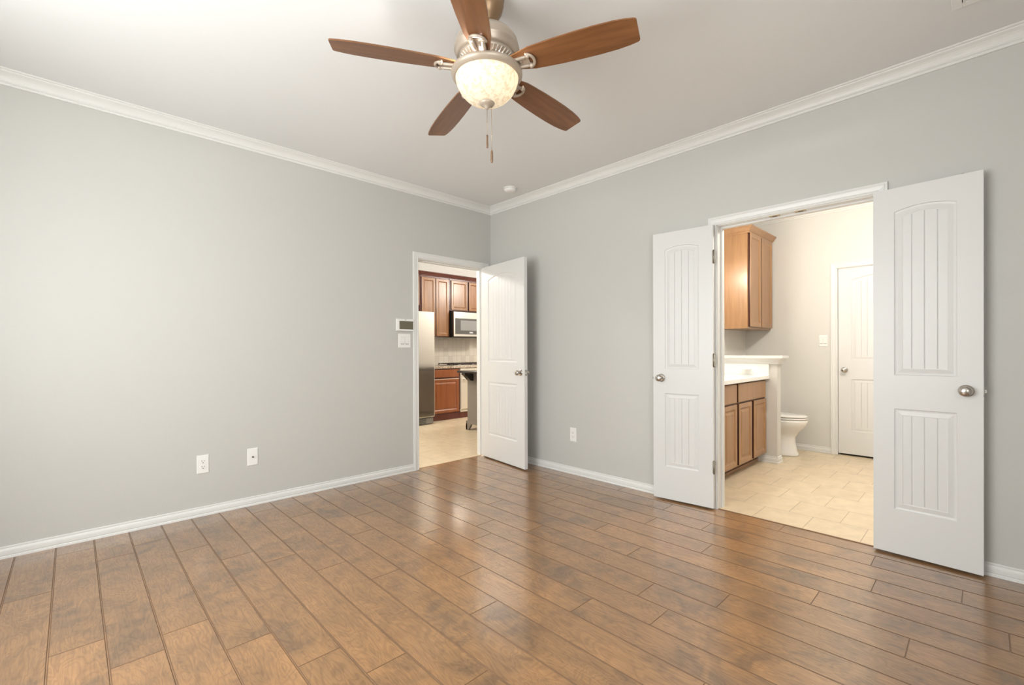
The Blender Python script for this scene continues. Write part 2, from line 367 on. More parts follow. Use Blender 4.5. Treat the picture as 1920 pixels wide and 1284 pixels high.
# windows added out of view to let daylight in
def window(name, axis, c0, c1, z0, z1, at_):
    def P(u, n, z): return (at_-n, u, z) if axis == 'x' else (u, at_-n, z)
    root = empty(name, P((c0+c1)/2, .06, z0), 'white framed window added out of view for daylight', 'window', kind='structure')
    inv = Matrix.Translation(-root.location)
    def part(nm, mbx, m, label=None):
        o = mbx.build(nm, m); o.parent = root; o.location = -root.location
        if label: o['label'] = label
        return o
    f = MB(); w = .05
    for a, b in (((c0, z0), (c0+w, z1)), ((c1-w, z0), (c1, z1)), ((c0+w, z0), (c1-w, z0+w)), ((c0+w, z1-w), (c1-w, z1)), ((c0+w, (z0+z1)/2-.02), (c1-w, (z0+z1)/2+.02)), (((c0+c1)/2-.02, z0+w), ((c0+c1)/2+.02, z1-w))):
        f.box(P(a[0], .04, a[1]), P(b[0], .09, b[1]))
    part('window_frame', f, M_TRIM)
    part('window_pane', MB().box(P(c0+w, .063, z0+w), P(c1-w, .067, z1-w)), M_GLASS)
    part('window_sill', MB().box(P(c0-.05, -.05, z0-.03), P(c1+.05, .04, z0)), M_TRIM)
window('added_window_1', 'x', *WIN1, WX)
window('added_window_2', 'y', *WIN2, RY)

# mouldings -----------------------------------------------------------
CROWN = [(0, -.076), (.008, -.076), (.011, -.071), (.010, -.064), (.007, -.061), (.013, -.058), (.016, -.054), (.015, -.050), (.019, -.042), (.026, -.032), (.036, -.023), (.047, -.017), (.052, -.014), (.053, -.009), (.060, -.008), (.065, -.004), (.065, 0), (0, 0)]
BASE = [(0, .066), (.004, .066), (.0075, .063), (.0075, .058), (.0055, .055), (.0085, .050), (.0115, .044), (.0125, .036), (.0125, .020), (.0095, .0165), (.0095, .015), (.0135, .012), (.0145, .006), (.0145, 0), (0, 0)]
def run(prof, path, z, closed=False):
    """sweep (out, dz) along a plan path; 'out' points to the left of travel; mitred"""
    mb = MB(); n = len(path); P = [Vector((a, b)) for a, b in path]; rings = []
    for i, p in enumerate(P):
        d1 = (P[i]-P[i-1]).normalized() if i > 0 else (P[1]-P[0]).normalized()
        d2 = (P[i+1]-P[i]).normalized() if i < n-1 else d1
        n1 = Vector((-d1.y, d1.x)); n2 = Vector((-d2.y, d2.x)); m_ = (n1+n2); m_ = m_/m_.dot(n1) if m_.length > 1e-6 else n1
        rings.append([(p.x+m_.x*o, p.y+m_.y*o, z+h) for o, h in prof])
    k = len(prof); vs = [v for r in rings for v in r]; fs = []
    for i in range(n-1):
        for j in range(k):
            q = (j+1) % k; fs.append((i*k+j, i*k+q, (i+1)*k+q, (i+1)*k+j))
    fs += [list(range(k)), [(n-1)*k+j for j in range(k)]]
    return mb.add(vs, fs)
# left of travel = into the room
e = .0005
struct('trim_1', run(CROWN, [(0, RY+.0), (0, 0), (WX, 0)], CZ), M_TRIM, 'white crown moulding running round the top of the grey walls', 'crown moulding')
struct('trim_2', run(CROWN, [(BX1, -4.75), (BX1, BYN), (T, BYN)], CZ), M_TRIM, 'white crown moulding in the bathroom', 'crown moulding')
struct('baseboard_left', run(BASE, [(KX0-.058, 0), (WX, 0)], 0), M_TRIM, 'white ridged baseboard along the long grey wall', 'baseboard')
struct('baseboard_right', run(BASE, [(0, BY1+.058), (0, 0), (KX1+.058, 0)], 0), M_TRIM, 'white baseboard between the kitchen door and the double doors', 'baseboard')
struct('baseboard_far_right', run(BASE, [(0, RY), (0, BY0-.058)], 0), M_TRIM, 'white baseboard right of the large open door', 'baseboard')
struct('baseboard_bathroom', run(BASE, [(BX1, BD1+.058), (BX1, BYN), (1.869, BYN)], 0), M_TRIM, 'white baseboard behind the toilet', 'baseboard')
CAS = [(0, 0), (0, .009), (.004, .011), (.010, .011), (.013, .008), (.017, .011), (.034, .014), (.040, .016), (.044, .013), (.048, .016), (.055, .016), (.057, .013), (.057, 0)]
def casing(name, u0, u1, zt, fn, depth, label, jamb_m=M_TRIM, stop=.055):
    root = empty(name, fn((u0+u1)/2, 0, 0), label, 'door frame', kind='structure')
    mb = MB(); k = len(CAS); r = []
    for (u, z, du, dz) in ((u0, 0, -1, 0), (u0, zt, -1, 1), (u1, zt, 1, 1), (u1, 0, 1, 0)):
        r += [fn(u+du*w, z+dz*w, t) for w, t in CAS]
    fs = []
    for i in range(3):
        for j in range(k):
            q = (j+1) % k; fs.append((i*k+j, i*k+q, (i+1)*k+q, (i+1)*k+j))
    fs += [list(range(k)), [3*k+j for j in range(k)]]
    o = mb.add(r, fs).build('casing', M_TRIM); o.parent = root; o.location = -root.location
    # jamb: lining inside the wall, with stop
    def bx(m_, a, b): 
        m_.box(fn(*a), fn(*b))
    j = MB(); g = .0055
    bx(j, (u0-g, 0, .0), (u0+.006, zt+g, -depth)); bx(j, (u1-.006, 0, 0), (u1+g, zt+g, -depth)); bx(j, (u0, zt-.006, 0), (u1, zt+g, -depth))
    o = j.build('jamb', jamb_m); o.parent = root; o.location = -root.location
    j = MB()
    bx(j, (u0+.006, 0, -stop), (u0+.017, zt-.006, -stop-.035)); bx(j, (u1-.017, 0, -stop), (u1-.006, zt-.006, -stop-.035)); bx(j, (u0+.017, zt-.017, -stop), (u1-.017, zt-.006, -stop-.035))
    o = j.build('door_stop_strip', jamb_m); o.parent = root; o.location = -root.location
    return root
casing('trim_3', KX0, KX1, DZ, lambda u, z, t: (u, -t, z), T, 'white casing and jamb round the kitchen doorway')
f2 = casing('trim_4', BY0, BY1, DZ, lambda u, z, t: (-t, u, z), T, 'white casing and jamb round the bathroom double doorway')
f3 = casing('trim_5', BD0, BD1, 2.03, lambda u, z, t: (BX1-t, u, z), .1, 'white casing round the closed door in the bathroom')
# strike plates on the head jamb
for yy in (-2.835, -2.985):
    m_ = MB().box((.004, yy-.030, DZ-.0095), (.040, yy+.030, DZ-.006)); o = m_.build('strike_plate', M_STRIKE); o.parent = f2; o.location = -f2.location
    q = MB().box((.014, yy-.016, DZ-.0105), (.032, yy+.012, DZ-.0094)).build('strike_hole', M_DARK); q.parent = o
# threshold strips where wood meets tile
struct('trim_6', MB().box((.001, BY0+.006, -.002), (.012, BY1-.006, .0035)), mat('threshold_brown', (.20, .10, .045), .4), 'thin brown threshold strip under the double doors', 'threshold')
struct('trim_7', MB().box((KX0+.006, .026, -.002), (KX1-.006, .036, .003)), mat('threshold_tan', (.45, .30, .17), .4), 'thin tan threshold strip in the kitchen doorway', 'threshold')

# ------------------------------------------------------------------ doors
def leaf_mesh(w, h, t, panels, grooves, rise):
    """leaf in local (s along X, Y thickness 0..t, Z up); panels [(s0,s1,z0,z1,arched)]"""
    mb = MB(); NA = 14
    def side(yf, sgn):     # yf face plane, sgn: +1 recess goes +Y
        def Pt(s, z, d): return (s, yf+sgn*d, z)
        s0, s1 = panels[0][0], panels[0][1]
        zs = sorted(panels, key=lambda p: p[2])
        def quad(a, b, c, d): mb.add([Pt(*a, 0), Pt(*b, 0), Pt(*c, 0), Pt(*d, 0)], [(0, 1, 2, 3)])
        quad((0, 0), (s0, 0), (s0, h), (0, h)); quad((s1, 0), (w, 0), (w, h), (s1, h))
        quad((s0, 0), (s1, 0), (s1, zs[0][2]), (s0, zs[0][2]))
        quad((s0, zs[0][3]), (s1, zs[0][3]), (s1, zs[1][2]), (s0, zs[1][2]))
        def arc(pn, x, d):
            a, b, z0, z1, ar = pn
            if not ar: return z1-d
            u = (x-(a+b)/2)/((b-a)/2); return z1-d+rise*(1-u*u)
        top = zs[1]
        for i in range(NA):
            xa = s0+(s1-s0)*i/NA; xb = s0+(s1-s0)*(i+1)/NA
            quad((xa, arc(top, xa, 0)), (xb, arc(top, xb, 0)), (xb, h), (xa, h))
        for pn in panels:
            a, b, z0, z1, ar = pn
            def ring(d, dep):
                pts = [(a+d, z0+d), (b-d, z0+d)]
                for i in range(NA+1):
                    x = (b-d)-(b-a-2*d)*i/NA
                    u = (x-(a+b)/2)/((b-a)/2-d); pts.append((x, z1-d+(rise*(1-u*u) if ar else 0)))
                return [Pt(x, z, dep) for x, z in pts]
            lv = [(0, 0), (.003, .0045), (.010, .0062), (.0135, .0062), (.034, .0022), (.037, .0034), (.039, .0034)]
            rs = [ring(*q) for q in lv]; k = len(rs[0]); vs = [v for r in rs for v in r]; fs = []
            for i in range(len(rs)-1):
                for j in range(k):
                    q = (j+1) % k; fs.append((i*k+j, i*k+q, (i+1)*k+q, (i+1)*k+j))
            mb.add(vs, fs)
            D = .039; fa, fb = a+D, b-D; dep = .0034
            def zt(x):
                u = (x-(a+b)/2)/((b-a)/2-D); return z1-D+(rise*(1-u*u) if ar else 0)
            xs = [fa]; cx_ = (a+b)/2
            gs = [cx_+g for g in grooves]
            for g in gs: xs += [g-.0028, g, g+.0028]
            xs.append(fb)
            dp = [dep]+[dep, dep+.0035, dep]*len(gs)+[dep]
            i = 0
            while i < len(xs)-1:
                n = max(1, int((xs[i+1]-xs[i])/.02))
                for q in range(n):
                    xa = xs[i]+(xs[i+1]-xs[i])*q/n; xb = xs[i]+(xs[i+1]-xs[i])*(q+1)/n
                    da = dp[i]+(dp[i+1]-dp[i])*q/n; db = dp[i]+(dp[i+1]-dp[i])*(q+1)/n
                    mb.add([Pt(xa, z0+D, da), Pt(xb, z0+D, db), Pt(xb, zt(xb), db), Pt(xa, zt(xa), da)], [(0, 1, 2, 3)])
                i += 1
            for g in gs:
                for zz in (z0+D, zt(g)):
                    mb.add([Pt(g-.0028, zz, dep), Pt(g, zz, dep+.0035), Pt(g+.0028, zz, dep)], [(0, 1, 2)])
    side(0, 1); side(t, -1)
    mb.add([(0, 0, 0), (w, 0, 0), (w, t, 0), (0, t, 0), (0, 0, h), (w, 0, h), (w, t, h), (0, t, h)], [(0, 1, 2, 3), (4, 5, 6, 7), (0, 3, 7, 4), (1, 2, 6, 5)])
    return mb
def knob(root, s, z, y, sgn):
    """knob on face plane y; sgn -1 sticks out to -Y"""
    prof = [(.031, 0), (.031, .003), (.028, .0065), (.020, .009), (.012, .011), (.0095, .016), (.0095, .024), (.013, .028), (.0205, .033), (.0255, .040), (.0265, .046), (.0245, .053), (.018, .058), (.009, .0605), (.0001, .061)]
    m = MB().lathe([(r, sgn*h) for r, h in prof[:5]], (s, y, z), 32, 'y')
    a = m.build('door_knob', M_NICKEL); a.parent = root; a['label'] = 'satin nickel round knob'
    b = MB().lathe([(r, sgn*h) for r, h in prof[4:]], (s, y, z), 32, 'y').build('knob_handle', M_NICKEL); b.parent = a
    return a
def latch(root, w, z, t):
    a = MB().box((w-.0002, t/2-.0125, z-.028), (w+.0018, t/2+.0125, z+.028)).build('latch_plate', M_NICKEL); a.parent = root
    MB().box((w+.0018, t/2-.006, z-.009), (w+.011, t/2+.006, z+.009), .002).build('latch_bolt', M_CHROME).parent = a
def hinge(root, z, y):
    a = MB().tube([(-.004, y, z-.045), (-.004, y, z+.045)], .0058, 12)
    for q in (-.047, .047): a.lathe([(.0001, -.003), (.0065, -.0015), (.0065, .0015), (.0001, .003)], (-.004, y, z+q), 12)
    a.box((.0, y-.001, z-.044), (.006, y+.001, z+.044)).box((-.014, y-.001, z-.044), (-.008, y+.001, z+.044))
    o = a.build('hinge', M_HINGE); o.parent = root; return o
def door(name, A, B, w, h, t, panels, grooves, rise, label, zb=.013):
    """visible face line goes from A (hinge) to B (free) as seen; local +X = A->B, face at local y=0"""
    d = Vector(B)-Vector(A); rz = math.atan2(d.y, d.x)
    root = empty(name, (A[0], A[1], zb), label, 'door', rz, kind='structure')
    lf = leaf_mesh(w, h, t, panels, grooves, rise).build('door_leaf', M_DOOR); lf.parent = root
    return root
NP = [(.093, .345, .246, .806, False), (.093, .345, .992, 1.897, True)]
G3 = (-.052, 0, .052)
H = 2.03
def flip(P, w): return [(w-b, w-a, c, d, e_) for a, b, c, d, e_ in P]
# left leaf: hinge (-.052,-2.458) -> free (-.095,-2.017). Camera is on the +local-Y? face normal toward -X
# local frame: X along A->B ; +Y = left of travel. For the left leaf (travel +Y) left is -X, so visible face is local y=t ; shift root
def place(name, A, B, w, panels, grooves, rise, label, visible, t=.035, knobs=True, latch_on=True, hz=(), ks=None, kz=.922, zb=.013):
    A = Vector(A); d = (Vector(B)-A).normalized(); n = Vector((-d.y, d.x))
    off = -n*t if visible == 'left' else Vector((0, 0))
    r = door(name, (A.x+off.x, A.y+off.y), (A.x+off.x+d.x, A.y+off.y+d.y), w, H, t, panels, grooves, rise, label, zb)
    ks = ks if ks is not None else w-.062
    vis_y, vs_ = (t, 1) if visible == 'left' else (0, -1)
    if knobs:
        knob(r, ks, kz, vis_y, vs_)
        if knobs == 2: knob(r, ks, kz, t-vis_y, -vs_)
    if latch_on: latch(r, w, kz, t)
    for z in hz: hinge(r, z, vis_y)
    return r
dl = place('door_1', (-.052, -2.459), (-.094, -2.017), .445, flip(NP, .438+.007), G3, .022, 'narrow white door leaf folded back left of the bathroom opening', 'left', hz=(.295, 1.06, 1.80))
dr = place('door_2', (-.050, -3.364), (-.075, -3.803), .440, NP, G3, .022, 'large white door leaf folded back on the right with a nickel knob', 'right')
for r_, w_ in ((dl, .445), (dr, .440)):
    a = MB().lathe([(.009, 0), (.009, .002), (.005, .006), (.0001, .007)], (w_-.075, .0175, H), 14).build('ball_catch', M_NICKEL); a.parent = r_
KP = [(.125, .633, .246, .806, False), (.125, .633, 1.02, 1.882, True)]
dk = place('door_3', (-.143, -.012), (-.247, -.759), .757, KP, (-.156, -.104, -.052, 0, .052, .104, .156), .045, 'white arched panel door standing open beside the kitchen doorway', 'right', knobs=2, ks=.695)
# bathroom end door, closed: travel from Y=-2.69 to -3.41 ; camera on -X side = right of travel (-Y travel -> right is -X)
BP = [(.118, .598, .246, .806, False), (.118, .598, 1.01, 1.872, True)]
de = place('door_4', (BX1+.012, BD1-.009), (BX1+.012, BD1-1), .716, BP, (-.156, -.104, -.052, 0, .052, .104, .156), .04, 'closed white panel door at the far end of the bathroom', 'right', latch_on=False, ks=.057, kz=.905, zb=.02)
# ------------------------------------------------------------------ electrical plates
def screw(m_, fn, u, z, t): m_.prism([(u+.0032*math.cos(a*PI/5), z+.0032*math.sin(a*PI/5)) for a in range(10)], lambda a, b, h: fn(a, b, h), t, t+.0008)
def plate_body(w, h, fn, name='cover_plate'):
    m_ = MB(); b = .004
    o = [(-w/2, -h/2), (w/2, -h/2), (w/2, h/2), (-w/2, h/2)]
    lv = [(0, 0), (0, .0035), (b, .006)]
    vs = []; fs = []
    for d, t in lv:
        vs += [fn(u-math.copysign(d, u), z-math.copysign(d, z), t) for u, z in o]
    for i in range(2):
        for j in range(4): q = (j+1) % 4; fs.append((i*4+j, i*4+q, (i+1)*4+q, (i+1)*4+j))
    fs += [(8, 9, 10, 11), (0, 1, 2, 3)]
    return m_.add(vs, fs)
def outlet(loc, rz, label, kind='duplex', w=.072, h=.128, group=None):
    cats = {'duplex': ('wall_outlet', 'outlet'), 'coax': ('wall_jack', 'cable jack'), 'blank': ('wall_outlet', 'outlet'), 'gfi': ('wall_outlet', 'outlet')}
    nm, ct = cats[kind]
    r = empty(nm, loc, label, ct, rz, group)
    fn = lambda u, z, t: (u, -t, z)       # local: wall plane y=0, faces -Y
    plate_body(w, h, fn).build('cover_plate', M_PLATE, r)
    if kind in ('duplex', 'gfi'):
        for zc in (-.0195, .0195):
            poly = []
            for i in range(24):
                a = 2*PI*i/24; poly.append((.0172*math.cos(a), zc+max(-.0135, min(.0135, .0172*math.sin(a)))))
            s_ = MB().prism(poly, fn, .005, .0082).build('socket', M_PLATE, r)
            q = MB()
            q.box(fn(-.0085, zc+.000, .0083), fn(-.006, zc+.009, .0086)).box(fn(.006, zc+.001, .0083), fn(.0085, zc+.008, .0086))
            q.prism([(.0032*math.cos(a*PI/4), zc-.008+.0032*math.sin(a*PI/4)) for a in range(8)], fn, .0083, .0086)
            q.build('slots', M_DARK, s_)
        s = MB(); screw(s, fn, 0, 0, .006); s.build('screw', M_PLATE, r)
    if kind == 'coax':
        MB().lathe([(.0065, 0), (.0065, -.006), (.005, -.006), (.005, -.013), (.0035, -.013), (.0035, -.009), (.0001, -.009)], (0, -.005, 0), 12, 'y').build('coax_connector', mat('dull_brass', (.16, .13, .09), .4, .8), r)
        for z in (-.042, .042): s = MB(); screw(s, fn, 0, z, .006); s.build('screw', M_PLATE, r)
    return r
def switchplate(loc, rz, label, n=2, w=.128, h=.13):
    r = empty('light_switch', loc, label, 'light switch', rz)
    fn = lambda u, z, t: (u, -t, z)
    plate_body(w, h, fn).build('cover_plate', M_PLATE, r)
    for i in range(n):
        u = (i-(n-1)/2)*.046
        MB().add([fn(u-.017, -.034, .006), fn(u+.017, -.034, .006), fn(u+.017, 0, .0075), fn(u-.017, 0, .0075), fn(u+.017, .034, .0105), fn(u-.017, .034, .0105),
                  fn(u-.017, .034, .005), fn(u+.017, .034, .005)], [(0, 1, 2, 3), (3, 2, 4, 5), (5, 4, 7, 6)]).add(
                  [fn(u-.017, -.034, .006), fn(u-.017, 0, .0075), fn(u-.017, .034, .0105), fn(u-.017, .034, .005), fn(u-.017, -.034, .005)], [(0, 1, 2, 3, 4)]).add(
                  [fn(u+.017, -.034, .006), fn(u+.017, 0, .0075), fn(u+.017, .034, .0105), fn(u+.017, .034, .005), fn(u+.017, -.034, .005)], [(0, 1, 2, 3, 4)]).build('rocker', M_PLATE, r)
        g = MB().box(fn(u-.0185, -.0355, .0058), fn(u+.0185, .0355, .0063)).build('rocker_bezel', mat('plate_groove', (.45, .44, .42), .5), r) if i == 0 else MB().box(fn(u-.0185, -.0355, .0058), fn(u+.0185, .0355, .0063)).build('rocker_bezel', bpy.data.materials['plate_groove'], r)
    return r
outlet((-2.693, 0, .3615), 0, 'white duplex power outlet low on the long grey wall')
outlet((-2.380, 0, .362), 0, 'white cable jack plate right of the outlet on the long wall', 'coax')
outlet((0, -1.152, .366), -PI/2, 'white outlet low on the grey wall between the doors')
switchplate((-1.088, 0, 1.2455), 0, 'white double light switch under the wall screen beside the kitchen door')
switchplate((BX1, -2.5595, 1.242), -PI/2, 'white light switch on the bathroom wall beside the closed door', 2, .106, .13).scale = (.8, 1, 1)
r = empty('wall_control_panel', (-1.0865, 0, 1.393), 'white control panel with grey-green screen beside the kitchen door', 'control panel')
MB().box((-.0935, -.022, -.057), (.0895, 0, .057), .005).build('housing', M_PLATE, r)
MB().box((-.066, -.0235, -.041), (.080, -.0215, .036), .0006).build('screen', M_SCREEN, r)
MB().box((-.004, -.0232, .044), (.002, -.0215, .050)).build('sensor_window', M_DARK, r)
# smoke detector
r = empty('smoke_detector', (-.288, -.618, CZ), 'round white smoke detector on the ceiling near the corner', 'smoke detector')
MB().lathe([(.0001, 0), (.066, 0), (.066, -.009), (.060, -.011)], (0, 0, 0), 36).build('base', M_PLATE, r)
MB().lathe([(.058, -.011), (.058, -.022), (.050, -.033), (.030, -.038), (.0001, -.039)], (0, 0, 0), 36).build('cover', M_PLATE, r)
# ceiling vent (rectangular register)
r = empty('ceiling_vent', (-.59, -3.90, CZ), 'white slatted air vent in the ceiling at the top right edge', 'vent')
v = MB(); hx, hy = .185, .198
for a, b in (((-hx, -hy), (hx, -hy+.035)), ((-hx, hy-.035), (hx, hy)), ((-hx, -hy+.035), (-hx+.035, hy-.035)), ((hx-.035, -hy+.035), (hx, hy-.035))):
    v.box((a[0], a[1], -.008), (b[0], b[1], 0), .002)
v.build('frame', M_PLATE, r)
MB().box((-hx+.03, -hy+.03, -.002), (hx-.03, hy-.03, 0)).build('dark_opening', M_DARK, r)
sl = MB()
for i in range(13):
    yy = -hy+.045+i*(2*hy-.09)/12
    sl.add([(-hx+.034, yy-.008, -.003), (hx-.034, yy-.008, -.003), (hx-.034, yy+.006, -.011), (-hx+.034, yy+.006, -.011), (-hx+.034, yy-.007, -.002), (hx-.034, yy-.007, -.002), (hx-.034, yy+.007, -.010), (-hx+.034, yy+.007, -.010)],
           [(0, 1, 2, 3), (4, 5, 6, 7), (0, 1, 5, 4), (2, 3, 7, 6)])
sl.build('slats', M_PLATE, r)

# ------------------------------------------------------------------ ceiling fan
def fan():
    r = empty('ceiling_fan', (FX, FY, CZ), 'five-blade wooden ceiling fan with a lit frosted bowl light', 'ceiling fan')
    z = lambda a: a-CZ
    MB().lathe([(.0001, 0), (.078, 0), (.078, z(2.705)), (.075, z(2.70)), (.076, z(2.685)), (.068, z(2.655)), (.050, z(2.625)), (.036, z(2.612)), (.034, z(2.605)), (.0001, z(2.604))], seg=40).build('canopy', mat('bronze_canopy_metal', (.27, .17, .095), .35, .5), r)
    MB().lathe([(.028, z(2.606)), (.028, z(2.585)), (.040, z(2.580)), (.040, z(2.566)), (.0001, z(2.566))], seg=32).build('neck', M_FANM, r)
    MB().lathe([(.0001, z(2.568)), (.050, z(2.568)), (.085, z(2.560)), (.118, z(2.545)), (.136, z(2.522)), (.141, z(2.505)), (.141, z(2.492)), (.145, z(2.488)), (.145, z(2.482)), (.139, z(2.478)), (.137, z(2.462)), (.130, z(2.452)), (.0001, z(2.452))], seg=56).build('motor_housing', M_FANM, r)
    lo = MB().lathe([(.128, z(2.453)), (.118, z(2.440)), (.096, z(2.426)), (.080, z(2.420)), (.0001, z(2.420))], seg=56).build('lower_housing', M_FANM, r)
    vt = MB()
    for i in range(40):
        a = 2*PI*i/40; R1, R2, h1, h2 = .098, .121, z(2.4265), z(2.4425)
        p = Vector((math.cos(a), math.sin(a), 0)); q = Vector((-math.sin(a), math.cos(a), 0))
        vt.tube([p*R1+Vector((0, 0, h1)), p*R2+Vector((0, 0, h2))], .0032, 6)
    vt.build('vent_ribs', mat('vent_rib_metal', (.72, .66, .58), .35, .4), lo)
    MB().lathe([(.060, z(2.421)), (.060, z(2.395)), (.075, z(2.392)), (.0001, z(2.391))], seg=40).build('switch_housing', M_FANM, r)
    # blades
    tx, ty = -.042, .003
    PHI = 2.567; SAG = (.006, 0, -.006, .013, -.013)
    proto_b = proto_k = None
    for k in range(5):
        a = PHI+k*2*PI/5
        br = MB(); c = Vector
        # bracket arm: from motor to blade, in local X
        zb = .0
        br.box((.120, -.020, -.0065), (.204, .020, -.004))
        for q in (-1, 1):
            br.tube([(.080, q*.016, .014), (.105, q*.017, .000), (.125, q*.019, -.010), (.205, q*.024, -.012)], [.008, .008, .0075, .007], 10)
            br.lathe([(.0001, -.021), (.008, -.019), (.0095, -.012), (.0095, -.004)], (.207, q*.026, 0), 14)
        pts = [(.198+.030*math.cos(t_), .034*math.sin(t_), -.0105) for t_ in [(-PI/2)+PI*i/14 for i in range(15)]]
        br.tube(pts, .0062, 10)
        br.lathe([(.0001, -.0105), (.005, -.0095), (.007, -.007), (.007, -.004)], (.165, 0, 0), 12)
        bl = MB()
        prof = [(.118, .030), (.135, .038), (.165, .045), (.195, .052), (.215, .057), (.26, .0605), (.33, .065), (.42, .068), (.50, .0685), (.57, .066), (.62, .0605), (.648, .0545), (.6565, .051), (.660, .045)]
        NW = 8; t_ = .003
        top = []; n = len(prof)
        poly = [(x, -w_) for x, w_ in prof]+[(x, w_) for x, w_ in reversed(prof)]
        vs = []
        for h in (-t_, t_): vs += [(x, y_, h) for x, y_ in poly]
        m_ = len(poly)
        fs = [(i, (i+1) % m_, m_+(i+1) % m_, m_+i) for i in range(m_)]
        for i in range(n-1):
            fs.append((i, i+1, m_-2-i, m_-1-i)); fs.append((m_+i, m_+i+1, m_+m_-2-i, m_+m_-1-i))
        bl.add(vs, fs)
        dz = 2.402-CZ
        ax = Vector((math.cos(a), math.sin(a), tx*math.cos(a)+ty*math.sin(a)+SAG[k]/.66)).normalized()
        yv = Vector((0, 0, 1)).cross(ax).normalized(); zv = ax.cross(yv)
        pit = -.208; y2 = yv*math.cos(pit)+zv*math.sin(pit); z2 = ax.cross(y2)
        Mx = Matrix(((ax.x, y2.x, z2.x, 0), (ax.y, y2.y, z2.y, 0), (ax.z, y2.z, z2.z, dz), (0, 0, 0, 1)))
        if k == 0:
            proto_b = bl.build('fan_blade', M_BLADE, r); proto_k = br.build('blade_bracket', M_FANM, r)
            b_, k_ = proto_b, proto_k
        else:
            b_ = proto_b.copy(); k_ = proto_k.copy(); COL.objects.link(b_); COL.objects.link(k_)
        b_.parent = r; k_.parent = r
        b_.matrix_local = Mx; k_.matrix_local = Mx
    # light kit
    RZ = 2.378
    rim = MB().lathe([(.138, z(2.384)), (.148, z(2.388)), (.1575, z(2.386)), (.1585, z(2.378)), (.156, z(2.370)), (.150, z(2.367)), (.147, z(2.362)), (.139, z(2.360)), (.137, z(2.366)), (.138, z(2.384))], seg=64)
    for q in range(3):
        a = q*2*PI/3+.4; rim.tube([(.05*math.cos(a), .05*math.sin(a), z(2.388)), (.142*math.cos(a), .142*math.sin(a), z(2.384))], .006, 8)
    rim.build('light_rim', M_FANM, r)
    MB().lathe([(.012, z(2.392)), (.012, z(2.262))], seg=16).build('centre_stem', M_FANM, r)
    out = [(.1405, 2.366), (.139, 2.352), (.132, 2.328), (.118, 2.302), (.098, 2.280), (.072, 2.263), (.042, 2.253), (.018, 2.2505)]
    b = MB(); b.lathe([(a_, z(h)) for a_, h in out]+[(a_-.003, z(h+.003)) for a_, h in reversed(out)], seg=64)
    b.build('glass_bowl', M_BOWL, r)['label'] = 'glowing speckled glass bowl'
    MB().lathe([(.0001, z(2.262)), (.030, z(2.2585)), (.034, z(2.252)), (.031, z(2.2455)), (.022, z(2.240)), (.013, z(2.236)), (.010, z(2.230)), (.006, z(2.226)), (.0001, z(2.224))], seg=32).build('finial', M_FANM, r)
    # pull chains
    for (dx, z0_, zk, z1_, rad, big) in ((.0, 2.226, 2.112, 2.052, .0044, 0), (.02, 2.262, 2.045, 1.985, .0062, 1)):
        px, py = dx*Rt.x, dx*Rt.y
        c_ = MB().tube([(px, py, z(z0_)), (px, py, z(zk))], .0011, 6)
        zz = z0_-.05 if not big else z0_-.07
        zbd = 2.170 if not big else 2.112
        c_.lathe([(.0001, .004), (.0024, .002), (.0024, -.002), (.0001, -.004)], (px, py, z(zbd)), 8)
        o = c_.build('pull_chain', M_CHAIN, r)
        if big: pr = [(.0001, 0), (.003, -.002), (rad*.85, -.012), (rad, -.03), (rad, -.046), (rad*.7, -.056), (.0001, -.060)]
        else: pr = [(.0001, 0), (rad, -.002), (rad*.95, -.02), (rad*1.15, -.045), (rad, -.058), (.0001, -.060)]
        MB().lathe([(a_, h) for a_, h in pr], (px, py, z(zk)), 14).build('chain_pull', mat('walnut_pull', (.20, .12, .07), .4), o)
fan()

# ------------------------------------------------------------------ cabinet helpers
def raised_door(m_, u0, u1, z0, z1, fn, t=.02, fw=.055, flat=False):
    """panel door on plane; fn(u,z,out)"""
    def R(d, o): return [fn(u0+d, z0+d, o), fn(u1-d, z0+d, o), fn(u1-d, z1-d, o), fn(u0+d, z1-d, o)]
    lv = [(0, 0), (0, t-.004), (.004, t), (fw-.012, t), (fw-.008, t-.003), (fw, t-.009), (fw+.004, t-.010)]
    if not flat: lv += [(fw+.010, t-.010), (fw+.030, t-.004)]
    if flat == 2: lv = [(0, 0), (0, t-.005), (.006, t)]
    vs = [v for d, o in lv for v in R(d, o)]; fs = [(0, 1, 2, 3)]
    for i in range(len(lv)-1):
        for j in range(4): q = (j+1) % 4; fs.append((i*4+j, i*4+q, (i+1)*4+q, (i+1)*4+j))
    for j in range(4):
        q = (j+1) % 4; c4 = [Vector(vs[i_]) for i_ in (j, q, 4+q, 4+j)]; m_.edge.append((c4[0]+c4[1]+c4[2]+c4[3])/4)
    k = (len(lv)-1)*4; fs.append((k, k+1, k+2, k+3)); m_.add(vs, fs); return m_
def cab(name, loc, label, cat, body, doors, wood_m, face_m=None, rz=0, kind_=None):
    r = empty(name, loc, label, cat, rz)
    body.build('cabinet_body', face_m or wood_m, r)
    for nm, m_ in doors: m_.build(nm, wood_m, r)
    return r
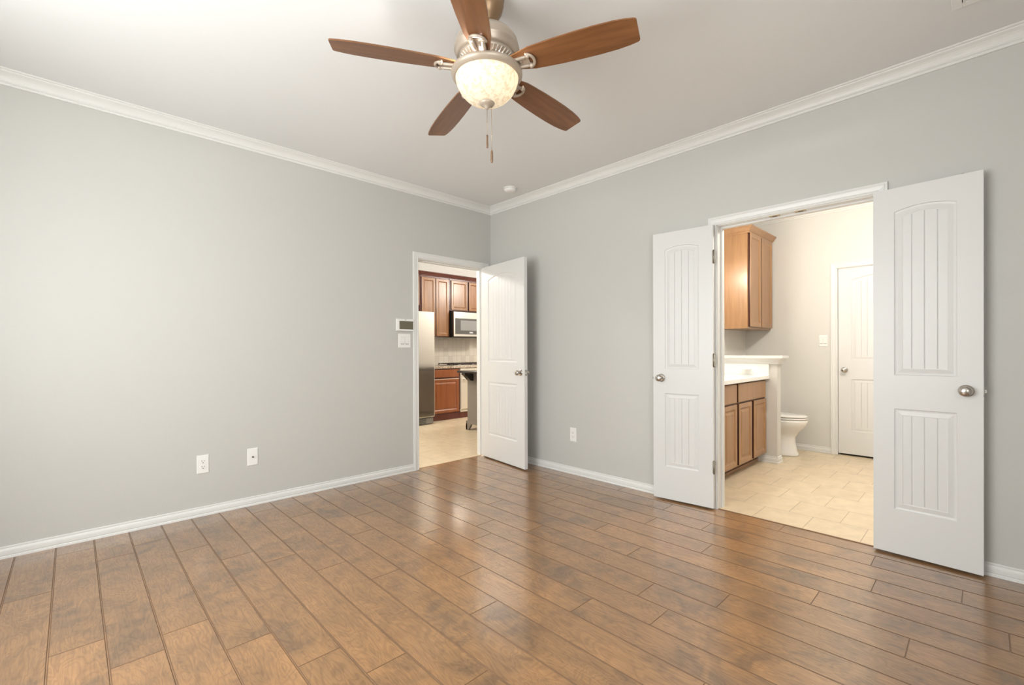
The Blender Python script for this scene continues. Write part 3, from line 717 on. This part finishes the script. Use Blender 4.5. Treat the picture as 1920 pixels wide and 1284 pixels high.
# ------------------------------------------------------------------ bathroom
FYV = -2.240          # vanity face frame plane
r = empty('bathroom_vanity', (.98, FYV, 0), 'maple bathroom vanity cabinet with panel doors beside the half wall', 'cabinet')
fn = lambda u, z, o: (u-.98, -o, z)
vx0, vx1 = .135, 1.752
MB().box((vx0-.98, 0, .095), (vx1-.98, BYN-FYV-.002, .849)).box((vx0-.98, .07, 0), (vx1-.98, BYN-FYV-.002, .095)).build('cabinet_body', mat('cabinet_frame_wood', (.16, .06, .03), .4), r)
MB().box((vx0-.98, -.0, .085), (vx1-.98, .012, .097)).box((vx0-.98, .06, 0), (vx1-.98, .07, .03)).build('base_moulding', M_BWOOD, r)
for u0, u1 in ((.17, .58), (.62, .952), (.99, 1.725)):
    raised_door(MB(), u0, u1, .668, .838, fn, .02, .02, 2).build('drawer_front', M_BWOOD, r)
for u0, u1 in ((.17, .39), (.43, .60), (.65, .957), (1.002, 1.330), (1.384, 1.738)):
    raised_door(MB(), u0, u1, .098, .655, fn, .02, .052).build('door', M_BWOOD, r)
ctr_ = empty('countertop', (1.0, -2.0, .85), 'white marble vanity countertop on the maple cabinet', 'countertop')
for nm_, mb_ in (('slab', MB().box((vx0, -2.285, .850), (1.753, BYN-.001, .885), .004)), ('backsplash', MB().box((vx0, BYN-.02, .885), (1.734, BYN-.001, .985)))):
    o = mb_.build(nm_, M_MARBLE); o.parent = ctr_; o.location = -ctr_.location
# half wall
r = empty('wall_half', (1.812, -2.05, 0), 'low half wall with a white cap between vanity and toilet', 'wall', kind='structure')
def lp(m_, nm, mt, root, label=None):
    o = m_.build(nm, mt); o.parent = root; o.location = -root.location
    if label: o['label'] = label
    return o
lp(MB().box((1.755, -2.355, 0), (1.868, BYN, 1.03)), 'half_wall_body', M_BWALL, r)
cap = MB().box((1.700, -2.415, 1.058), (1.922, BYN, 1.085), .003)
pr = [(.0, 1.058), (.046, 1.058), (.044, 1.048), (.034, 1.040), (.022, 1.026), (.016, 1.012), (.012, 1.000), (0, 1.000)]
cap2 = run([(a_, h) for a_, h in pr], [(1.755, BYN), (1.755, -2.355), (1.868, -2.355), (1.868, BYN)][::-1], 0)
lp(cap, 'cap', M_TRIM, r); lp(cap2, 'cap_moulding', M_TRIM, r)
bb = run(BASE, [(1.868, BYN), (1.868, -2.355), (1.755, -2.355), (1.755, -2.17)], 0)
lp(bb, 'base_moulding', M_TRIM, r)
# NOTE side splash belongs to the vanity top
o = MB().box((1.735, -2.285, .885), (1.7545, BYN-.001, 1.0), .002).build('side_splash', M_MARBLE); o.parent = ctr_; o.location = -ctr_.location
outlet((1.735, -2.09, .948), -PI/2, 'white outlet turned sideways on the vanity side splash', 'gfi', .072, .115).rotation_euler = (PI/2, 0, -PI/2)
# upper cabinet
UX0, UX1, UY0, UZ0, UZ1 = 1.872, 2.640, -2.035, 1.378, 2.432
r = empty('wall_cabinet', ((UX0+UX1)/2, BYN, UZ0), 'maple two-door wall cabinet above the toilet', 'cabinet')
lp(MB().box((UX0, UY0, UZ0), (UX1, BYN, UZ1)), 'cabinet_body', M_BWOOD, r)
lp(MB().box((UX0+.02, UY0-.0025, UZ0+.02), (UX1-.02, UY0+.001, UZ1-.01)), 'face_recess', bpy.data.materials['cabinet_frame_wood'], r)
fu = lambda u, z, o: (u, UY0-.002-o, z)
for u0, u1 in ((UX0+.034, 2.246), (2.270, UX1-.012)):
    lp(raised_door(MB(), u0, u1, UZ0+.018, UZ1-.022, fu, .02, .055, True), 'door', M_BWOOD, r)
cr = [(0, -.03), (.006, -.03), (.008, -.018), (.018, -.010), (.030, .006), (.042, .022), (.050, .030), (.052, .040), (0, .040)]
lp(run(cr, [(UX0, BYN), (UX0, UY0-.012), (UX1, UY0-.012)][::-1], UZ1), 'crown', M_BWOOD, r)
# toilet --------------------------------------------------------------
def toilet():
    TX = 2.27; r = empty('toilet', (TX, -2.1, 0), 'white toilet with closed lid behind the half wall', 'toilet')
    # local: +Y is back. BYN local y = .354
    def ring(cx_, cy_, rx, ryf, ryb, z, n=36, p=2.3):
        out = []
        for i in range(n):
            a = 2*PI*i/n; c_, s_ = math.cos(a), math.sin(a)
            x = rx*math.copysign(abs(c_)**(2/p), c_); ry = ryb if s_ > 0 else ryf
            out.append((cx_+x, cy_+ry*math.copysign(abs(s_)**(2/p), s_), z))
        return out
    def loft(rs, cap=True):
        m_ = MB(); n = len(rs[0]); vs = [v for q in rs for v in q]; fs = []
        for i in range(len(rs)-1):
            for j in range(n): q = (j+1) % n; fs.append((i*n+j, i*n+q, (i+1)*n+q, (i+1)*n+j))
        m_.add(vs, fs, True)
        if cap: m_.add(rs[0], [list(range(n))]); m_.add(rs[-1], [list(range(n))])
        return m_
    bowl = [ring(0, 0, .115, .315, .26, 0, p=3), ring(0, 0, .115, .315, .26, .02, p=3), ring(0, 0, .107, .300, .25, .05, p=2.8), ring(0, 0, .100, .285, .25, .14, p=2.6), ring(0, 0, .103, .285, .25, .20), ring(0, 0, .125, .315, .25, .25),
            ring(0, 0, .158, .360, .25, .30), ring(0, 0, .178, .388, .25, .34), ring(0, 0, .184, .398, .25, .37), ring(0, 0, .184, .398, .25, .388), ring(0, 0, .178, .392, .25, .394)]
    loft(bowl).build('bowl', M_CERAM, r)
    loft([ring(0, 0, .180, .394, .17, .398), ring(0, 0, .186, .400, .175, .402), ring(0, 0, .186, .400, .175, .412), ring(0, 0, .181, .395, .17, .416)]).build('seat', M_CERAM, r)
    loft([ring(0, 0, .182, .396, .17, .421), ring(0, 0, .187, .401, .175, .425), ring(0, 0, .185, .398, .175, .435), ring(0, 0, .165, .37, .16, .443), ring(0, 0, .10, .27, .11, .446)]).build('lid', M_CERAM, r)
    MB().box((-.215, .165, .37), (.215, .345, .74), .02).build('tank', M_CERAM, r)
    MB().box((-.225, .155, .741), (.225, .350, .775), .008).build('tank_lid', M_CERAM, r)
    h = MB().tube([(-.15, .163, .68), (-.15, .150, .68), (-.085, .146, .675)], .006, 8).build('flush_handle', M_CHROME, r)
toilet()
# vanity light added out of view as a light source for the bathroom
r = empty('added_vanity_light', (1.05, BYN, 2.10), 'nickel vanity light bar added out of view in the bathroom', 'light')
MB().box((-.35, -.03, -.05), (.35, 0, .05), .006).build('back_plate', M_NICKEL, r)
mg = mat('lit_shade', (1, .93, .8), .4); bsdf(mg).inputs['Emission Color'].default_value = (1, .9, .74, 1); bsdf(mg).inputs['Emission Strength'].default_value = E_VAN
for x in (-.25, 0, .25): lamp('added_vanity_bulb', 'POINT', (1.05+x, BYN-.085, 1.985), 6, (1, .92, .8), .03)
for x in (-.25, 0, .25): MB().lathe([(.028, 0), (.05, -.10), (.048, -.105), (.0001, -.10)], (x, -.085, .03), 20).build('lamp_shade', mg, r)

# ------------------------------------------------------------------ kitchen
KF = 2.42; UF = 2.70
# fridge
FZ = 1.757
r = empty('refrigerator', (.40, 2.2, 0), 'stainless steel refrigerator at the left of the kitchen view', 'refrigerator')
# local origin (.40,2.2)
MB().box((-.36, .06, .03), (.352, .80, FZ-.012)).build('cabinet_body', mat('fridge_side_grey', (.12, .12, .12), .4), r)
d_ = MB().box((.0-.005, 0, .115), (.354, .055, FZ), .008).build('door', M_STEEL, r)
d2 = MB().box((-.36, 0, .115), (-.010, .055, FZ), .008).build('door', M_STEEL, r)
MB().tube([(-.05, -.05, .45), (-.05, -.055, .5), (-.05, -.055, 1.55), (-.05, -.05, 1.6)], .012, 10).build('handle', M_STEEL, d2)
MB().box((.218, -.002, 1.660), (.276, 0, 1.676), .0008).build('badge', mat('bright_badge', (.8, .8, .8), .3, .3), d_)
g_ = MB().box((-.35, .015, .012), (.335, .05, .105), .006)
g_.build('base_grille', mat('grille_grey', (.30, .30, .28), .35, .6), r)
q_ = MB()
for i in range(5): q_.box((-.33, .012, .022+i*.017), (.20, .016, .030+i*.017))
q_.build('grille_slots', M_DARK, r)
# base cabinet left of oven
def kfn(o_, y): return lambda u, z, o: (u-o_, y-o, z)
r = empty('base_cabinet', (1.14, KF, 0), 'dark cherry base cabinet with one drawer between fridge and oven', 'cabinet')
MB().box((-.30, 0, 0), (.272, KY1-KF-.002, .85)).box((-.30, -.006, 0), (.272, 0, .098), .002).build('cabinet_body', M_KDARK, r)
M_KRED = wood('cherry_red_wood', (.22, .06, .018), (.32, .10, .03))
f_ = lambda u, z, o: (u-1.14, -o, z)
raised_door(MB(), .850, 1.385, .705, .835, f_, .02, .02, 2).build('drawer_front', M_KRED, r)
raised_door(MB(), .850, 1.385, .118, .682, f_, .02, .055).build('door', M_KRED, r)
MB().box((.850-1.14, -.0205, .670), (1.385-1.14, -.018, .684)).build('finger_rail', mat('pale_edge', (.6, .45, .36), .35), r)
# oven under the cooktop
r = empty('oven', (1.79, KF, 0), 'pale steel fronted oven right of the cherry base cabinet', 'oven')
mo = mat('pale_oven_steel', (.78, .72, .62), .3, .35)
MB().box((-.375, 0, .10), (.375, KY1-KF-.002, .845)).build('oven_body', mo, r)
MB().box((-.372, -.02, .70), (.372, 0, .842), .004).build('control_panel', mo, r)
dd = MB().box((-.372, -.028, .15), (.372, 0, .69), .006).build('oven_door', mo, r)
MB().box((-.16, -.030, .25), (.28, -.027, .55), .003).build('oven_window', M_BLACKGL, dd)
MB().tube([(-.32, -.03, .655), (-.32, -.06, .655), (.32, -.06, .655), (.32, -.03, .655)], .009, 8).build('handle', M_STEEL, dd)
MB().box((-.372, -.022, .105), (.372, 0, .125), .003).build('drawer_strip', mo, r)
for x in (-.29, -.1, .1, .29): MB().lathe([(.018, 0), (.016, -.02), (.0001, -.021)], (x, -.02, .77), 16, 'y').build('knob', M_STEEL, r)
MB().box((-.375, -.006, 0), (.375, KY1-KF-.002, .098)).build('toe_kick', M_KDARK, r)
r = empty('base_cabinet', (2.65, KF, 0), 'cherry base cabinet right of the oven', 'cabinet')
MB().box((-.48, 0, 0), (1.0, KY1-KF-.002, .85)).build('cabinet_body', M_KDARK, r)
for u0, u1 in ((-.45, .0), (.03, .48), (.51, .96)):
    f_ = lambda u, z, o: (u, -o, z)
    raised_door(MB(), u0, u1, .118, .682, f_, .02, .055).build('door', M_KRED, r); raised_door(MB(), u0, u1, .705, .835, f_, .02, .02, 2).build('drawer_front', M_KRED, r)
o = MB().box((.832, KF-.03, .852), (3.65, KY1, .888), .004).build('kitchen_countertop', M_GRAN); tag(o, 'speckled granite kitchen countertop', 'countertop')
# cooktop
r = empty('cooktop', (1.80, 2.72, .888), 'gas cooktop with dark grates on the granite countertop', 'cooktop')
MB().box((-.46, -.24, 0), (.46, .25, .010), .003).build('cooktop_tray', M_STEEL, r)
for gx in (-.31, 0, .31):
    g_ = MB()
    for a_ in (-.14, -.07, 0, .07, .14): g_.box((gx+a_-.005, -.225, .028), (gx+a_+.005, .225, .040))
    for a_ in (-.225, -.08, .08, .225): g_.box((gx-.145, a_-.005, .026), (gx+.145, a_+.005, .038))
    for sx_ in (-.14, .14):
        for sy_ in (-.22, .22): g_.box((gx+sx_-.006, sy_-.006, .009), (gx+sx_+.006, sy_+.006, .03))
    g_.build('grate', M_IRON, r)
    for yy in (-.11, .11): MB().lathe([(.04, .009), (.04, .018), (.03, .023), (.0001, .024)], (gx, yy, 0), 20).build('burner', M_BLACK, r)
# backsplash
o = MB().box((.78, KY1-.010, .888), (3.65, KY1, 1.40)).build('trim_8', M_SPLASH); tag(o, 'beige stone tile backsplash above the granite counter', 'backsplash', kind='structure')
# uppers
def upper(loc, label, x0, x1, z0, z1, drs):
    r = empty('upper_cabinet', loc, label, 'cabinet')
    ox = loc[0]
    MB().box((x0-ox, 0, z0-loc[2]), (x1-ox, KY1-UF-.002, z1-loc[2])).build('cabinet_body', M_KDARK, r)
    for u0, u1 in drs:
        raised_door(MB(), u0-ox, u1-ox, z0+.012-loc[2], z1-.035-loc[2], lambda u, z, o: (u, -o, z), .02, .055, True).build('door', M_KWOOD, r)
    return r
upper((1.11, UF, 1.385), 'tall upper kitchen cabinet partly behind the refrigerator', .815, 1.400, 1.385, 2.415, ((.835, 1.108), (1.122, 1.390)))
upper((1.80, UF, 1.850), 'short upper cabinet directly above the microwave', 1.412, 2.215, 1.850, 2.415, ((1.440, 1.795), (1.830, 2.185)))
upper((2.80, UF, 1.385), 'upper kitchen cabinet right of the microwave', 2.222, 3.400, 1.385, 2.415, ((2.25, 2.79), (2.81, 3.37)))
upper((.40, UF, 1.90), 'small cabinet above the refrigerator', -.05, .805, 1.90, 2.415, ((-.03, .37), (.39, .79)))
o = run([(0, 0), (.022, 0), (.026, .012), (.040, .022), (.046, .036), (.062, .046), (.066, .060), (0, .060)], [(-.05, UF), (3.4, UF)][::-1], 2.412).build('trim_9', M_KDARK); tag(o, 'dark cherry crown moulding on top of the kitchen cabinets', 'crown moulding', kind='structure')
# microwave
r = empty('microwave', (1.80, 2.60, 1.385), 'over-the-range microwave with steel frame and grey window', 'microwave')
MB().box((-.382, .012, 0), (.382, KY1-2.602, .447)).build('microwave_body', M_BLACK, r)
dd = MB().box((-.380, -.012, .012), (.380, .011, .44), .004).build('door', M_STEEL, r)
MB().box((-.352, -.014, .050), (.352, -.010, .330), .002).build('glass_front', mat('smoked_glass', (.09, .085, .08), .1), dd)
MB().box((-.235, -.0165, .118), (.205, -.0135, .295), .001).build('door_window', M_GREYGL, dd)
MB().box((-.035, -.0165, .072), (.040, -.0135, .098)).build('display', M_DISP, dd)
# island
r = empty('kitchen_island', (1.3, .86, 0), 'taupe kitchen island with bracket feet and dark countertop', 'kitchen island')
ix0, iy1, iy0 = .80-1.3, 1.435-.86, .30-.86
MB().box((ix0, iy0, .105), (.5, iy1, .82)).build('island_body', M_ISL, r)
bs = MB().box((ix0-.018, iy0-.018, .085), (.518, iy1+.018, .13), .006)
bs.build('base_moulding', M_ISL, r)
# bracket feet: at both visible corners on the -X face
for (ya, sg) in ((iy1+.018, -1), (iy0-.018, 1)):
    f_ = MB().prism([(0, 0), (.055, 0), (.075, .02), (.115, .088), (0, .088)], lambda u, v_, h: (h, ya+sg*u, v_), ix0-.018, ix0+.012)
    f_.prism([(0, 0), (.055, 0), (.075, .02), (.115, .088), (0, .088)], lambda u, v_, h: (ix0-.018+u, ya+sg*h, v_), 0, .03)
    f_.build('foot', M_ISL, r)
    f_ = MB().prism([(0, 0), (.055, 0), (.075, .02), (.115, .088), (0, .088)], lambda u, v_, h: (-h, ya+sg*u, v_), ix0-.018, ix0+.012); f_.build('foot', M_ISL, r)
ct = MB().box((ix0-.17, iy0-.03, .832), (.56, iy1+.03, .862), .006).build('countertop', M_DKCOUNTER, r)
for yy in (iy1-.10, iy0+.10):
    MB().prism([(0, 0), (0, .115), (.155, .115), (.155, .090), (.125, .075), (.095, .045), (.060, .012), (.030, 0)], lambda u, v_, h: (ix0-u, yy+h, .715+v_), -.04, .04).build('corbel', M_DKCOUNTER, r)
# unseen ceiling lights added for kitchen and bathroom: base ring and glowing glass dome
def dome(loc, label, st, watt, rad=.17):
    lamp('added_dome_bulb', 'POINT', (loc[0], loc[1], CZ-.24), watt, (1, .94, .85), .09)
    r = empty('added_ceiling_light', loc, label, 'light')
    MB().lathe([(.0001, 0), (rad+.012, 0), (rad+.012, -.02), (rad-.005, -.026), (.0001, -.026)], seg=40).build('base', M_NICKEL, r)
    m = mat('lit_glass_dome', (1, .95, .85), .4); bsdf(m).inputs['Emission Color'].default_value = (1, .94, .85, 1); bsdf(m).inputs['Emission Strength'].default_value = st
    MB().lathe([(rad, -.027), (rad*.985, -.045), (rad*.9, -.075), (rad*.7, -.105), (rad*.4, -.122), (.0001, -.128)], seg=40).build('glass_dome', m, r)
dome((-.9, 1.5, CZ), 'unseen dome light added in the kitchen nearer the doorway', E_KIT, 95)
dome((2.7, .9, CZ), 'unseen dome light added in the kitchen farther from the doorway', E_KIT, 120)
dome((.95, -3.30, CZ), 'unseen dome light added in the middle of the bathroom ceiling', E_BATH, 73)
